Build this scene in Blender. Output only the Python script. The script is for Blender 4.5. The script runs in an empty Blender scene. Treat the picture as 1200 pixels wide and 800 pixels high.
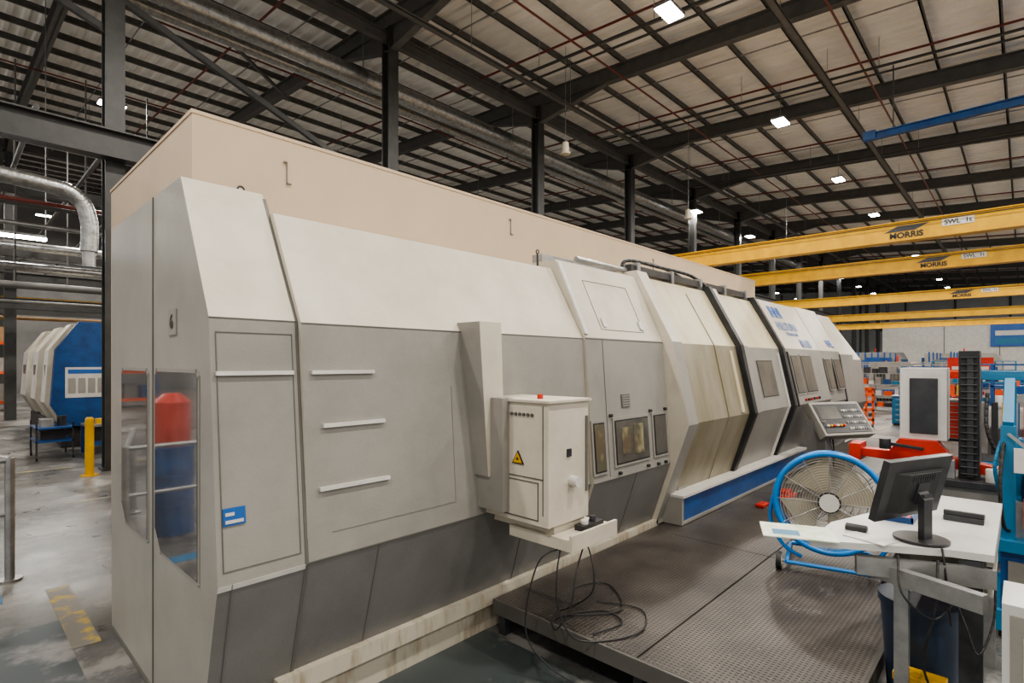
import bpy, math, random
from mathutils import Matrix, Vector
random.seed(4)
D=bpy.data; S=bpy.context.scene
try:
    S.view_settings.view_transform='AgX'; S.view_settings.look='AgX - Medium High Contrast'
except Exception: pass

# ---------------------------------------------------------------- materials
def mat(name, c, rough=.5, metal=0., c2=None, scale=4., amt=.5, lo=.35, hi=.65, bump=0., bscale=60., emit=0., coat=0., detail=6., stretch=None):
    m=D.materials.new(name); m.use_nodes=True; nt=m.node_tree; n=nt.nodes; L=nt.links
    b=n['Principled BSDF']; b.inputs['Base Color'].default_value=(*c,1)
    b.inputs['Roughness'].default_value=rough; b.inputs['Metallic'].default_value=metal
    if coat: b.inputs['Coat Weight'].default_value=coat
    tc=n.new('ShaderNodeTexCoord'); vec=tc.outputs['Object']
    if stretch:
        mp=n.new('ShaderNodeMapping'); mp.inputs['Scale'].default_value=stretch; L.new(vec,mp.inputs[0]); vec=mp.outputs[0]
    if c2 is None: c2=tuple(x*.82 for x in c); 
    no=n.new('ShaderNodeTexNoise'); no.inputs['Scale'].default_value=scale; no.inputs['Detail'].default_value=detail
    no.inputs['Roughness'].default_value=.65
    L.new(vec,no.inputs['Vector'])
    r=n.new('ShaderNodeMapRange'); r.inputs[1].default_value=lo; r.inputs[2].default_value=hi; r.inputs[4].default_value=amt*2 if amt<.5 else 1
    L.new(no.outputs[0],r.inputs[0])
    mx=n.new('ShaderNodeMix'); mx.data_type='RGBA'
    mx.inputs[6].default_value=(*c,1); mx.inputs[7].default_value=(*c2,1)
    L.new(r.outputs[0],mx.inputs[0]); L.new(mx.outputs[2],b.inputs['Base Color'])
    if emit:
        L.new(mx.outputs[2],b.inputs['Emission Color']); b.inputs['Emission Strength'].default_value=emit
    if bump:
        n2=n.new('ShaderNodeTexNoise'); n2.inputs['Scale'].default_value=bscale; L.new(tc.outputs['Object'],n2.inputs['Vector'])
        bp=n.new('ShaderNodeBump'); bp.inputs['Strength'].default_value=bump; bp.inputs['Distance'].default_value=.01
        L.new(n2.outputs[0],bp.inputs['Height']); L.new(bp.outputs[0],b.inputs['Normal'])
    return m
cream=mat('cream_paint',(.57,.52,.435),.42,c2=(.46,.415,.335),scale=2,lo=.4,hi=.7,bump=.12,bscale=90)
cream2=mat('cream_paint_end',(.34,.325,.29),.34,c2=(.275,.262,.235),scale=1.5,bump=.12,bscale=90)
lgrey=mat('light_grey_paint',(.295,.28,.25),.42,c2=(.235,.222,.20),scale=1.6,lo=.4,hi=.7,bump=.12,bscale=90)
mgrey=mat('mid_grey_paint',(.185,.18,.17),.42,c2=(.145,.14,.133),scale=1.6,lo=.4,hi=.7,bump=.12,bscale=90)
doorc=mat('stained_cream',(.56,.495,.345),.4,c2=(.42,.34,.17),scale=2.0,lo=.38,hi=.85,stretch=(2,1,.5),detail=9)
doorg=mat('stained_grey',(.30,.27,.20),.42,c2=(.215,.185,.115),scale=2.2,stretch=(2,1,.5),detail=9)
skirt=mat('stained_skirt',(.48,.44,.36),.5,c2=(.23,.16,.08),scale=3,lo=.48,hi=.72,stretch=(3,1,.6))
seam=mat('seam_dark',(.10,.095,.085),.6)
seaml=mat('seam_soft',(.14,.135,.12),.6)
faint=mat('faint_line',(.25,.24,.215),.5)
white=mat('white_plastic',(.62,.60,.56),.4)
black=mat('black_rubber',(.012,.012,.013),.5,c2=(.03,.03,.03))
bmetal=mat('black_metal',(.02,.02,.022),.35,c2=(.045,.045,.05))
glass=mat('dark_glass',(.065,.063,.058),.28,c2=(.13,.12,.10),scale=3)
glassb=mat('end_window_glass',(.07,.07,.07),.08,c2=(.13,.12,.11),scale=3,coat=1)
glassb.node_tree.nodes['Principled BSDF'].inputs['IOR'].default_value=2.0
glowpane=mat('painted_glow_window',(.10,.09,.06),.2,c2=(.42,.37,.20),scale=4,lo=.45,hi=.75,emit=.12,coat=.3,detail=2)  # yellow interior glow put into the pane colour, plus weak emission
bluep=mat('blue_paint',(.012,.085,.27),.35,c2=(.01,.05,.17))
fanblue=mat('fan_blue',(.01,.21,.58),.3,c2=(.01,.15,.42))
cyanb=mat('sky_blue_paint',(.02,.17,.32),.4)
redp=mat('red_paint',(.55,.035,.015),.35,c2=(.38,.025,.012))
orange=mat('orange_plastic',(.75,.10,.02),.4)
yellow=mat('crane_yellow',(.66,.37,.010),.4,c2=(.50,.27,.01),scale=3)
steel=mat('galvanised',(.40,.40,.39),.38,.75,c2=(.28,.28,.28),scale=8)
alu=mat('duct_foil',(.42,.42,.41),.33,.85,c2=(.25,.25,.24),scale=10,bump=.5,bscale=25)
rafter=mat('rafter_paint',(.105,.102,.095),.5,c2=(.08,.078,.072))
colm=mat('column_paint',(.052,.052,.05),.45,c2=(.035,.035,.034))
purl=mat('purlin_steel',(.13,.125,.115),.5,.2,c2=(.08,.078,.072))
redpipe=mat('sprinkler_red',(.15,.03,.02),.45)
sheet=mat('roof_sheet',(.86,.84,.80),.5,c2=(.74,.72,.68),scale=.6)
wallm=mat('beige_wall',(.56,.44,.32),.7,c2=(.49,.39,.29),scale=.7,bump=.08)
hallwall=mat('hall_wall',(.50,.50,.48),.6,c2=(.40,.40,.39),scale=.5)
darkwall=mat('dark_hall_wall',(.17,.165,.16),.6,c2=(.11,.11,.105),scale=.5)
paper=mat('paper',(.75,.74,.68),.6,c2=(.45,.55,.35),scale=14)
signblue=mat('sign_blue',(.02,.12,.40),.4)
desk_w=mat('desk_top',(.56,.56,.54),.35,c2=(.48,.48,.46))
brown=mat('wood_pallet',(.35,.22,.11),.7)
lamp=mat('lamp_led',(1,1,1),.5,c2=(.97,.98,1),emit=45)
beigebl=mat('fan_blade',(.48,.43,.33),.5)
binb=mat('bin_navy',(.03,.05,.09),.4)
yl=mat('worn_yellow_line',(.50,.35,.05),.5,c2=(.20,.19,.17),scale=7,lo=.36,hi=.5); bl=mat('blue_floor_patch',(.02,.20,.42),.5,c2=(.15,.17,.19),scale=6,lo=.5,hi=.65)  # bl: blue patch broken up by grey noise
gp=mat('worn_walkway_paint',(.06,.072,.073),.30,c2=(.26,.25,.235),scale=1.2,lo=.53,hi=.62,detail=14)

def floor_mat():
    m=D.materials.new('concrete_floor'); m.use_nodes=True; nt=m.node_tree; n=nt.nodes; L=nt.links; b=n['Principled BSDF']
    tc=n.new('ShaderNodeTexCoord')
    def noise(s,d=8,v=None):
        x=n.new('ShaderNodeTexNoise'); x.inputs['Scale'].default_value=s; x.inputs['Detail'].default_value=d; x.inputs['Roughness'].default_value=.7; L.new(tc.outputs['Object'],x.inputs['Vector']); return x
    def ramp(src,a,bb,ca,cb):
        r=n.new('ShaderNodeValToRGB'); r.color_ramp.elements[0].position=a; r.color_ramp.elements[1].position=bb
        r.color_ramp.elements[0].color=(*ca,1); r.color_ramp.elements[1].color=(*cb,1); L.new(src,r.inputs[0]); return r
    r1=ramp(noise(.5,12).outputs[0],.42,.56,(.07,.071,.07),(.165,.158,.146))
    r2=ramp(noise(1.3,14).outputs[0],.53,.60,(0,0,0),(.55,.55,.55))
    mx=n.new('ShaderNodeMix'); mx.data_type='RGBA'; mx.inputs[7].default_value=(.36,.345,.32,1)
    L.new(r2.outputs[0],mx.inputs[0]); L.new(r1.outputs[0],mx.inputs[6])
    r4=ramp(noise(.9,14).outputs[0],.54,.63,(1,1,1),(.35,.35,.35))
    m2=n.new('ShaderNodeMix'); m2.data_type='RGBA'; m2.blend_type='MULTIPLY'; m2.inputs[0].default_value=1
    L.new(mx.outputs[2],m2.inputs[6]); L.new(r4.outputs[0],m2.inputs[7]); L.new(m2.outputs[2],b.inputs['Base Color'])
    r3=ramp(noise(1.3).outputs[0],.3,.7,(.2,.2,.2),(.52,.52,.52)); L.new(r3.outputs[0],b.inputs['Roughness'])
    return m
def mat_platform():
    m=D.materials.new('rubber_mat'); m.use_nodes=True; nt=m.node_tree; n=nt.nodes; L=nt.links; b=n['Principled BSDF']
    tc=n.new('ShaderNodeTexCoord'); v=n.new('ShaderNodeTexVoronoi'); v.voronoi_dimensions='2D'; v.inputs['Scale'].default_value=36; v.inputs['Randomness'].default_value=0
    L.new(tc.outputs['Object'],v.inputs['Vector'])
    r=n.new('ShaderNodeMapRange'); r.inputs[1].default_value=.24; r.inputs[2].default_value=.36; r.inputs[3].default_value=1; r.inputs[4].default_value=0; L.new(v.outputs['Distance'],r.inputs[0])
    no=n.new('ShaderNodeTexNoise'); no.inputs['Scale'].default_value=2.5; no.inputs['Detail'].default_value=10; L.new(tc.outputs['Object'],no.inputs['Vector'])
    cr=n.new('ShaderNodeValToRGB'); cr.color_ramp.elements[0].position=.35; cr.color_ramp.elements[1].position=.7
    cr.color_ramp.elements[0].color=(.04,.034,.030,1); cr.color_ramp.elements[1].color=(.095,.082,.070,1); L.new(no.outputs[0],cr.inputs[0])
    mx=n.new('ShaderNodeMix'); mx.data_type='RGBA'; mx.blend_type='MULTIPLY'; mx.inputs[0].default_value=1
    c2=n.new('ShaderNodeMix'); c2.data_type='RGBA'; c2.inputs[6].default_value=(1.2,1.2,1.2,1); c2.inputs[7].default_value=(.42,.42,.42,1); L.new(r.outputs[0],c2.inputs[0])
    L.new(cr.outputs[0],mx.inputs[6]); L.new(c2.outputs[2],mx.inputs[7])
    n3=n.new('ShaderNodeTexNoise'); n3.inputs['Scale'].default_value=45; n3.inputs['Detail'].default_value=2; L.new(tc.outputs['Object'],n3.inputs['Vector'])
    r3=n.new('ShaderNodeMapRange'); r3.inputs[1].default_value=.70; r3.inputs[2].default_value=.74; r3.inputs[4].default_value=.6; L.new(n3.outputs[0],r3.inputs[0])
    m3=n.new('ShaderNodeMix'); m3.data_type='RGBA'; m3.inputs[7].default_value=(.36,.29,.20,1); L.new(r3.outputs[0],m3.inputs[0]); L.new(mx.outputs[2],m3.inputs[6])
    L.new(m3.outputs[2],b.inputs['Base Color']); b.inputs['Roughness'].default_value=.42
    bp=n.new('ShaderNodeBump'); bp.invert=True; bp.inputs['Strength'].default_value=.7; bp.inputs['Distance'].default_value=.005; L.new(r.outputs[0],bp.inputs['Height']); L.new(bp.outputs[0],b.inputs['Normal'])
    return m
floorm=floor_mat(); platm=mat_platform()

# ---------------------------------------------------------------- mesh builder
class B:
    def __init__(s,name): s.name=name; s.v=[]; s.f=[]; s.mi=[]; s.sm=[]; s.mats=[]; s.M=Matrix()
    def add(s,vs,fs,m,smooth=False):
        if m not in s.mats: s.mats.append(m)
        k=len(s.v); i=s.mats.index(m)
        s.v+= [s.M@Vector(p) for p in vs]
        for f in fs: s.f.append([k+j for j in f]); s.mi.append(i); s.sm.append(smooth)
    def box(s,x0,x1,y0,y1,z0,z1,m):
        s.add([(x0,y0,z0),(x1,y0,z0),(x1,y1,z0),(x0,y1,z0),(x0,y0,z1),(x1,y0,z1),(x1,y1,z1),(x0,y1,z1)],
              [(0,3,2,1),(4,5,6,7),(0,1,5,4),(1,2,6,5),(2,3,7,6),(3,0,4,7)],m)
    def prism(s,prof,a0,a1,ms,cap,axis='X'):
        n=len(prof)
        P=(lambda a,p:(a,p[0],p[1])) if axis=='X' else ((lambda a,p:(p[0],a,p[1])) if axis=='Y' else (lambda a,p:(p[0],p[1],a)))
        vs=[P(a0,p) for p in prof]+[P(a1,p) for p in prof]
        for i in range(n):
            j=(i+1)%n; m=ms[i] if isinstance(ms,(list,tuple)) else ms
            s.add([vs[i],vs[j],vs[n+j],vs[n+i]],[(0,1,2,3)],m)
        s.add(vs[:n],[tuple(range(n))],cap); s.add(vs[n:],[tuple(range(n))],cap)
    def frame(s,p0,p1):
        d=(Vector(p1)-Vector(p0)); L=d.length; d.normalize()
        up=Vector((0,0,1)) if abs(d.z)<.95 else Vector((1,0,0))
        r=d.cross(up).normalized(); u=r.cross(d).normalized(); return d,r,u
    def cyl(s,p0,p1,r,m,n=12,r2=None,caps=True):
        r2=r if r2 is None else r2; d,a,b=s.frame(p0,p1); p0=Vector(p0); p1=Vector(p1); vs=[]
        for p,rr in ((p0,r),(p1,r2)):
            for i in range(n):
                t=2*math.pi*i/n; vs.append(p+a*math.cos(t)*rr+b*math.sin(t)*rr)
        s.add(vs,[(i,(i+1)%n,n+(i+1)%n,n+i) for i in range(n)],m,True)
        if caps: s.add(vs[:n],[tuple(range(n))],m); s.add(vs[n:],[tuple(range(n))],m)
    def tube(s,pts,r,m,n=8):
        for a,b in zip(pts,pts[1:]): s.cyl(a,b,r,m,n)
    def curve(s,pts,r,m,n=8,k=6):
        P=[Vector(p) for p in pts]; P=[P[0]]+P+[P[-1]]; o=[]
        for i in range(1,len(P)-2):
            for j in range(k):
                t=j/k; a,b,c,d=P[i-1],P[i],P[i+1],P[i+2]
                o.append(.5*((2*b)+(c-a)*t+(2*a-5*b+4*c-d)*t*t+(3*b-a-3*c+d)*t**3))
        o.append(P[-1]); s.tube(o,r,m,n)
    def ring(s,c,R,r,m,n=40,k=8):
        vs=[];fs=[]
        for i in range(n):
            t=2*math.pi*i/n
            for j in range(k):
                u=2*math.pi*j/k; q=R+r*math.cos(u); vs.append((c[0]+q*math.cos(t),c[1]+r*math.sin(u),c[2]+q*math.sin(t)))
        for i in range(n):
            for j in range(k): fs.append((i*k+j,i*k+(j+1)%k,((i+1)%n)*k+(j+1)%k,((i+1)%n)*k+j))
        s.add(vs,fs,m,True)
    def bar(s,p0,p1,w,h,m):
        d,r,u=s.frame(p0,p1); p0=Vector(p0);p1=Vector(p1);vs=[]
        for p in (p0,p1):
            for a,b in ((-1,-1),(1,-1),(1,1),(-1,1)): vs.append(p+r*a*w/2+u*b*h/2)
        s.add(vs,[(0,1,2,3),(7,6,5,4),(0,4,5,1),(1,5,6,2),(2,6,7,3),(3,7,4,0)],m)
    def ibeam(s,p0,p1,w,h,m,t=.03):
        d,r,u=s.frame(p0,p1); p0=Vector(p0);p1=Vector(p1)
        s.bar(p0,p1,t,h,m); s.bar(p0+u*(h/2-t/2),p1+u*(h/2-t/2),w,t,m); s.bar(p0-u*(h/2-t/2),p1-u*(h/2-t/2),w,t,m)
    def done(s,bevel=0,parent=None):
        me=D.meshes.new(s.name); me.from_pydata([tuple(v) for v in s.v],[],s.f)
        for m in s.mats: me.materials.append(m)
        me.polygons.foreach_set('material_index',s.mi); me.polygons.foreach_set('use_smooth',s.sm)
        import bmesh
        bm=bmesh.new(); bm.from_mesh(me); bmesh.ops.remove_doubles(bm,verts=bm.verts,dist=1e-5) if bevel else None
        bmesh.ops.recalc_face_normals(bm,faces=bm.faces); bm.to_mesh(me); bm.free(); me.update()
        o=D.objects.new(s.name,me); S.collection.objects.link(o)
        if bevel:
            q=o.modifiers.new('bevel','BEVEL'); q.width=bevel; q.segments=2; q.limit_method='ANGLE'; q.angle_limit=math.radians(35)
        if parent: o.parent=parent
        return o
def text(name,body,size,loc,right,up,m,parent=None,align='CENTER',bold=0):
    c=D.curves.new(name,'FONT'); c.body=body; c.size=size; c.extrude=.0015; c.offset=bold; c.align_x=align; c.align_y='CENTER'; c.materials.append(m)
    o=D.objects.new(name,c); S.collection.objects.link(o)
    r=Vector(right).normalized(); u=Vector(up).normalized(); nn=r.cross(u)
    M=Matrix((r,u,nn)).transposed().to_4x4(); M.translation=Vector(loc); o.matrix_world=M
    if parent: o.parent=parent
    return o

# ---------------------------------------------------------------- hall shell
XA,XB,YA,YB=-12,86,-14,46
b=B('floor'); b.box(XA,XB,YA,YB,-.2,0,floorm); b.done()
b=B('wall_far'); b.box(XB,XB+.3,YA,YB,0,14,hallwall)
for i in range(12): b.box(XB-.06,XB,YA+i*5,YA+i*5+.25,0,12,rafter)
b.box(XB-.03,XB,YA,YB,0,1.2,mgrey); b.done()
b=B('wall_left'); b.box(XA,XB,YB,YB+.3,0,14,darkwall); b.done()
def zr(y): return 9.95+.067*y
b=B('ceiling')
p=.36; prof=[(0,0),(.12,0),(.17,.06),(.31,.06)]
n=int((XB-XA)/p); xs=[]
for i in range(n):
    for a,h in prof: xs.append((XA+i*p+a,h))
vs=[];fs=[]
for x,h in xs: vs.append((x,YA,zr(YA)+.72+h)); vs.append((x,YB,zr(YB)+.72+h))
for i in range(len(xs)-1): fs.append((2*i,2*i+2,2*i+3,2*i+1))
b.add(vs,fs,sheet); b.done()
b=B('roof_purlins')
y=YA+.4
while y<YB:
    z=zr(y)+.47; b.box(XA,XB,y,y+.035,z,z+.20,purl); b.box(XA,XB,y-.04,y+.035,z,z+.02,purl); y+=1.4
b.done()
b=B('roof_sag_rods')
for k in range(0,32):
    x=XA+1+k*3.0
    b.bar((x,YA,zr(YA)+.52),(x,YB,zr(YB)+.52),.03,.03,steel)
b.done()
b=B('roof_rafters')
CX=[2.2+6*k for k in range(-2,14)]
for x in CX:
    b.ibeam((x,YA,zr(YA)+.24),(x,YB,zr(YB)+.24),.22,.46,rafter)
    for yc in (-12,12.2,34):
        for sgn in (-1,1):
            y1=yc+sgn*2.8
            b.add([(x-.015,yc,zr(yc)+.02),(x-.015,y1,zr(y1)+.02),(x-.015,yc,zr(yc)-.6),(x+.015,yc,zr(yc)+.02),(x+.015,y1,zr(y1)+.02),(x+.015,yc,zr(yc)-.6)],
                  [(0,1,2),(3,5,4),(1,4,5,2),(0,2,5,3)],rafter)
            b.bar((x,yc,zr(yc)-.6),(x,y1,zr(y1)+.01),.2,.03,rafter)
b.done()
b=B('steel_columns')
for x in CX:
    for yc in (-12,12.2,34):
        h=zr(yc)
        b.box(x-.15,x+.15,yc-.16,yc-.13,0,h,colm); b.box(x-.15,x+.15,yc+.13,yc+.16,0,h,colm); b.box(x-.015,x+.015,yc-.15,yc+.15,0,h,colm)
        b.box(x-.2,x+.2,yc-.2,yc+.2,0,.03,colm)
for yc in (12.2,34):
    b.ibeam((XA,yc,zr(yc)-.25),(XB,yc,zr(yc)-.25),.15,.3,rafter)
    b.ibeam((XA,yc-.32,5.85),(XB,yc-.32,5.85),.3,.5,colm)
b.bar((2.2,12.2,8.75),(8.2,12.2,6.4),.1,.12,colm); b.bar((2.2,12.2,8.0),(-3.8,12.2,10.2),.1,.12,colm)
b.bar((2.2,12.2,10.0),(8.2,18.2,10.9),.08,.08,rafter)
b.done()
b=B('ventilation_duct')
b.cyl((-12,13.2,9.75),(60,13.2,9.75),.25,alu,20)
for i in range(90): x=-12+i*.8; b.cyl((x,13.2,9.75),(x+.03,13.2,9.75),.263,steel,20)
b.cyl((-12,14.3,9.95),(60,14.3,9.95),.15,alu,16)
for i in range(12): b.bar((-10+i*6,13.2,9.75),(-10+i*6,13.2,zr(13)+.5),.02,.02,steel)
b.done()
b=B('sprinkler_pipes')
for y in (3.2,8.6,16.5,23,30): b.cyl((XA+.2,y,zr(y)-.15),(XB-.2,y,zr(y)-.15),.028,redpipe,8)
for i in range(14):
    x=-6+i*6.0; b.cyl((x,YA,zr(YA)+.3),(x,YB-.3,zr(YB)+.3),.033,redpipe,8)
b.done()
b=B('cable_trays')
for y,z in ((9.8,9.6),(3.9,9.75)):
    b.box(XA+.2,XB-.2,y,y+.16,z,z+.015,rafter); b.box(XA+.2,XB-.2,y,y+.01,z,z+.06,rafter); b.box(XA+.2,XB-.2,y+.15,y+.16,z,z+.06,rafter)
    for k in range(24): b.bar((XA+1+4*k,y+.08,z),(XA+1+4*k,y+.08,zr(y)+.5),.012,.012,steel)
for x in (11.5,17,24.5):
    b.bar((x,-10,zr(-10)-.3),(x,11.5,zr(11.5)-.45),.06,.05,colm); b.bar((x+.4,-10,zr(-10)-.3),(x+.4,11.5,zr(11.5)-.45),.05,.04,colm)
    for k in range(6): b.bar((x+.2,-8+3.6*k,zr(-8+3.6*k)-.3),(x+.2,-8+3.6*k,zr(-8+3.6*k)+.5),.015,.015,steel)
for x,y,z0 in ((12.4,9.6,8.3),(19,9,7.6),(27,8,7.5)):
    b.bar((x,y,z0),(x,y,zr(y)+.5),.012,.012,steel); b.cyl((x,y,z0-.3),(x,y,z0),.11,beigebl,12,.09); b.cyl((x,y,z0-.34),(x,y,z0-.3),.14,beigebl,12)
b.done()
b=B('high_bay_lamps'); LP=[]
for iy,y in enumerate((-8.2,-1.3,5.6,12.0,19.6,26.5,33.5,40)):
    for ix in range(-1,11):
        x=3.5+7.4*ix+(.5 if iy%2 else 0); z=9.55 if y<20 else 10.2
        if iy==3 and x<22: continue
        b.box(x-.34,x+.34,y-.20,y+.20,z+.02,z+.09,steel); b.box(x-.32,x+.32,y-.18,y+.18,z,z+.02,lamp)
        b.bar((x,y,z+.08),(x,y,zr(y)+.5),.012,.012,steel)
        LP.append((x,y,z))
b.done()
k=0
for x,y,z in LP:
    if y>21 and x>20: continue
    if x>50: continue
    l=D.lights.new('lamp_light','AREA'); l.shape='RECTANGLE'; l.size=.6; l.size_y=.32; l.energy=430; l.color=(1,.94,.85)
    o=D.objects.new('lamp_light.%03d'%k,l); o.location=(x,y,z-.02); S.collection.objects.link(o); k+=1

# ---------------------------------------------------------------- enclosure behind the machine
b=B('wall_enclosure')
b.box(1.42,14.2,4.95,8.0,0,4.02,wallm)
b.box(1.41,14.21,4.94,8.01,4.0,4.03,wallm)
for x,z in ((2.2,3.8),(5.2,3.85),(9,3.85)):
    b.box(x,x+.006,4.935,4.95,z-.2,z,faint); b.box(x,x+.04,4.92,4.95,z-.2,z-.192,faint); b.box(x-.03,x,4.92,4.95,z-.008,z,faint)
b.done()

# ---------------------------------------------------------------- main lathe
b=B('cnc_lathe')
yb=4.88
def sect(x0,x1,ty,tz,ky,kz,ly,lz,by,bz,mtop,mfront,mlow,cap,base=.25):
    prof=[(yb,base),(yb,tz),(ty,tz),(ky,kz),(ly,lz),(by,bz),(by,base)]
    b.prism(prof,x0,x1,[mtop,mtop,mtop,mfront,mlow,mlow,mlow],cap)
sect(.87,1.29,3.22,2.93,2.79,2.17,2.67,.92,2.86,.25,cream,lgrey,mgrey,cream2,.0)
sect(1.30,3.79,3.10,2.80,2.75,2.16,2.67,.92,2.86,.27,cream,lgrey,mgrey,cream)
sect(3.80,5.16,3.06,2.88,2.73,2.17,2.64,.92,2.86,.27,cream,lgrey,mgrey,cream)
sect(5.17,5.38,3.04,2.95,2.62,2.17,2.44,1.32,2.80,.30,cream,lgrey,lgrey,cream)
sect(5.38,6.96,3.08,2.90,2.67,2.16,2.49,1.32,2.82,.30,doorc,doorg,doorg,cream)
sect(6.96,7.06,3.02,2.96,2.60,2.18,2.42,1.32,2.78,.30,black,black,black,black)
sect(7.06,7.24,3.04,2.95,2.62,2.17,2.44,1.32,2.80,.30,cream,lgrey,lgrey,cream)
sect(7.24,8.6,3.08,2.90,2.66,2.16,2.48,1.32,2.82,.30,doorc,lgrey,lgrey,cream)
sect(8.6,8.69,3.02,2.96,2.60,2.18,2.42,1.32,2.78,.30,black,black,black,black)
sect(8.69,10.7,3.04,2.95,2.62,2.17,2.44,1.32,2.80,.30,cream,lgrey,mgrey,cream)
sect(10.71,12.0,3.04,2.97,2.62,2.17,2.48,1.25,2.80,.30,cream,lgrey,mgrey,cream)
sect(12.0,12.08,3.02,2.92,2.60,2.1,2.46,1.2,2.8,.3,black,black,black,black)
sect(12.08,13.2,3.06,2.93,2.62,2.12,2.50,1.15,2.80,.30,cream,lgrey,mgrey,cream)
sect(13.2,14.2,3.2,2.85,2.66,2.02,2.55,1.1,2.84,.30,cream,lgrey,mgrey,cream)
def fy(z,prof):
    for (y0,z0),(y1,z1) in zip(prof,prof[1:]):
        if z1<=z<=z0: return y0+(y1-y0)*(z0-z)/(z0-z1)
P1=[(3.22,2.93),(2.79,2.17),(2.67,.92),(2.86,.25)]; P2=[(3.10,2.80),(2.75,2.16),(2.67,.92),(2.86,.27)]
P3=[(3.06,2.88),(2.73,2.17),(2.64,.92),(2.86,.27)]; P4=[(3.08,2.90),(2.67,2.16),(2.49,1.32),(2.82,.30)]
P5=[(3.04,2.95),(2.62,2.17),(2.44,1.32),(2.80,.30)]
def strip(prof,x0,x1,z0,z1,m,off=.004,th=.006):
    zs=[z0]+[z for _,z in prof if z0<z<z1]+[z1]; zs.sort()
    for a,c in zip(zs,zs[1:]):
        ya,yc=fy(a,prof)-off,fy(c,prof)-off
        b.add([(x0,ya,a),(x1,ya,a),(x1,yc,c),(x0,yc,c),(x0,ya+th,a),(x1,ya+th,a),(x1,yc+th,c),(x0,yc+th,c)],
              [(0,1,2,3),(7,6,5,4),(0,4,5,1),(1,5,6,2),(2,6,7,3),(3,7,4,0)],m)
def rect(prof,x0,x1,z0,z1,m,w=.006):
    strip(prof,x0,x1,z0,z0+w,m); strip(prof,x0,x1,z1-w,z1,m); strip(prof,x0,x0+w,z0,z1,m); strip(prof,x1-w,x1,z0,z1,m)
strip(P1,1.285,1.302,.3,2.9,seaml)
strip(P1,.93,.935,.3,.92,seaml)
rect(P1,.895,1.265,.98,2.1,seaml,.004) 
strip(P2,1.72,1.725,.3,.92,seaml); strip(P2,3.0,3.005,.3,.92,seaml)
strip(P2,1.44,2.3,1.05,1.053,faint); strip(P2,2.3,2.303,1.05,1.8,faint)
strip(P2,1.30,3.79,2.157,2.163,seaml); strip(P3,3.80,5.16,2.157,2.163,seaml); strip(P1,.87,1.29,2.165,2.17,seaml)
strip(P2,1.30,3.79,.915,.925,seaml); strip(P3,3.80,5.16,.915,.925,seaml); strip(P1,.87,1.29,.895,.92,white)
strip(P3,4.5,4.506,.3,.92,seaml); strip(P3,4.05,4.056,.95,2.15,seaml)
strip(P3,3.80,3.85,2.2,2.86,white,.02,.02)
for x0,x1,z,P in ((.89,1.26,1.90,P1),(1.345,1.72,1.90,P2),(1.40,1.78,1.615,P2),(1.37,1.80,1.285,P2)):
    strip(P,x0,x1,z-.010,z+.010,white,.02,.022)
strip(P1,.90,1.0,1.19,1.27,signblue,.008,.01); strip(P1,.91,.99,1.20,1.215,white,.011,.01); strip(P1,.91,.95,1.235,1.25,white,.011,.01)
b.box(1.3,5.2,2.86,4.8,0,.27,skirt); b.box(5.2,14.1,2.95,4.8,0,.32,mgrey)
b.box(1.2,5.2,2.80,2.9,.20,.30,skirt)
def endwin(y0,y1,z0,z1,c):
    X=.87
    pr=[(y0,z0),(y1-c,z0),(y1,z0+c),(y1,z1-.03),(y1-.03,z1),(y0+.03,z1),(y0,z1-.03)]
    cy=(y0+y1)/2; cz=(z0+z1)/2
    big=[(cy+(p[0]-cy)*(1+.04/(y1-y0)),cz+(p[1]-cz)*(1+.04/(z1-z0))) for p in pr]
    b.prism(big,X-.006,X+.01,lgrey,lgrey); b.prism(pr,X-.010,X+.01,glassb,glassb)
    for p in big:
        q=(cy+(p[0]-cy)*.98,cz+(p[1]-cz)*.985); b.cyl((X-.011,q[0],q[1]),(X,q[0],q[1]),.007,steel,8)
endwin(2.93,3.68,.88,1.90,.12); endwin(3.86,4.52,.88,1.90,.12)
b.box(.864,.872,3.745,3.755,.05,2.93,seaml)
b.box(.862,.872,3.28,3.42,2.1,2.24,lgrey)
b.box(.862,.872,2.9,4.85,.0,.03,seaml)
for x,y in ((1.2,3.3),(3.72,3.2)): b.cyl((x,y,2.8),(x,y,2.945),.01,bmetal,8); b.ring((x,y,2.955),.018,.006,bmetal,14,6)
def fwin(P,x0,x1,z0,z1,g):
    strip(P,x0-.035,x1+.035,z0-.035,z1+.035,lgrey,.014,.018); strip(P,x0-.012,x1+.012,z0-.012,z1+.012,black,.018,.01); strip(P,x0,x1,z0,z1,g,.022,.01)
fwin(P3,3.83,3.97,1.02,1.42,glowpane); fwin(P3,4.16,4.72,1.05,1.42,glass); fwin(P3,4.86,5.08,1.05,1.42,glass)
strip(P3,4.25,4.40,1.12,1.36,glowpane,.025,.01); strip(P3,4.45,4.62,1.10,1.38,glowpane,.025,.01)  # painted glow patches laid over the dark panes
strip(P3,4.3,4.44,1.54,1.66,seaml,.01,.01)
for i in range(5): strip(P3,4.31,4.43,1.55+i*.022,1.558+i*.022,lgrey,.014,.01)
for x,z in ((4.2,.98),(4.7,.98),(4.9,.97),(5.05,.97),(4.1,1.5),(4.8,1.5),(5.1,1.5)): 
    y=fy(z,P3); b.cyl((x,y-.03,z-.02),(x,y+.02,z-.02),.015,bmetal,10)
rect(P3,4.1,4.85,2.25,2.72,seaml,.005)
for x in (4.15,4.8): strip(P3,x,x+.05,2.28,2.36,white,.015,.01)
strip(P4,6.3,6.312,.5,2.8,doorg,.01,.01)
strip(P4,5.5,5.7,.45,.6,lgrey,.01,.01); strip(P4,6.7,6.78,1.35,2.1,doorc,.02,.02)
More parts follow.
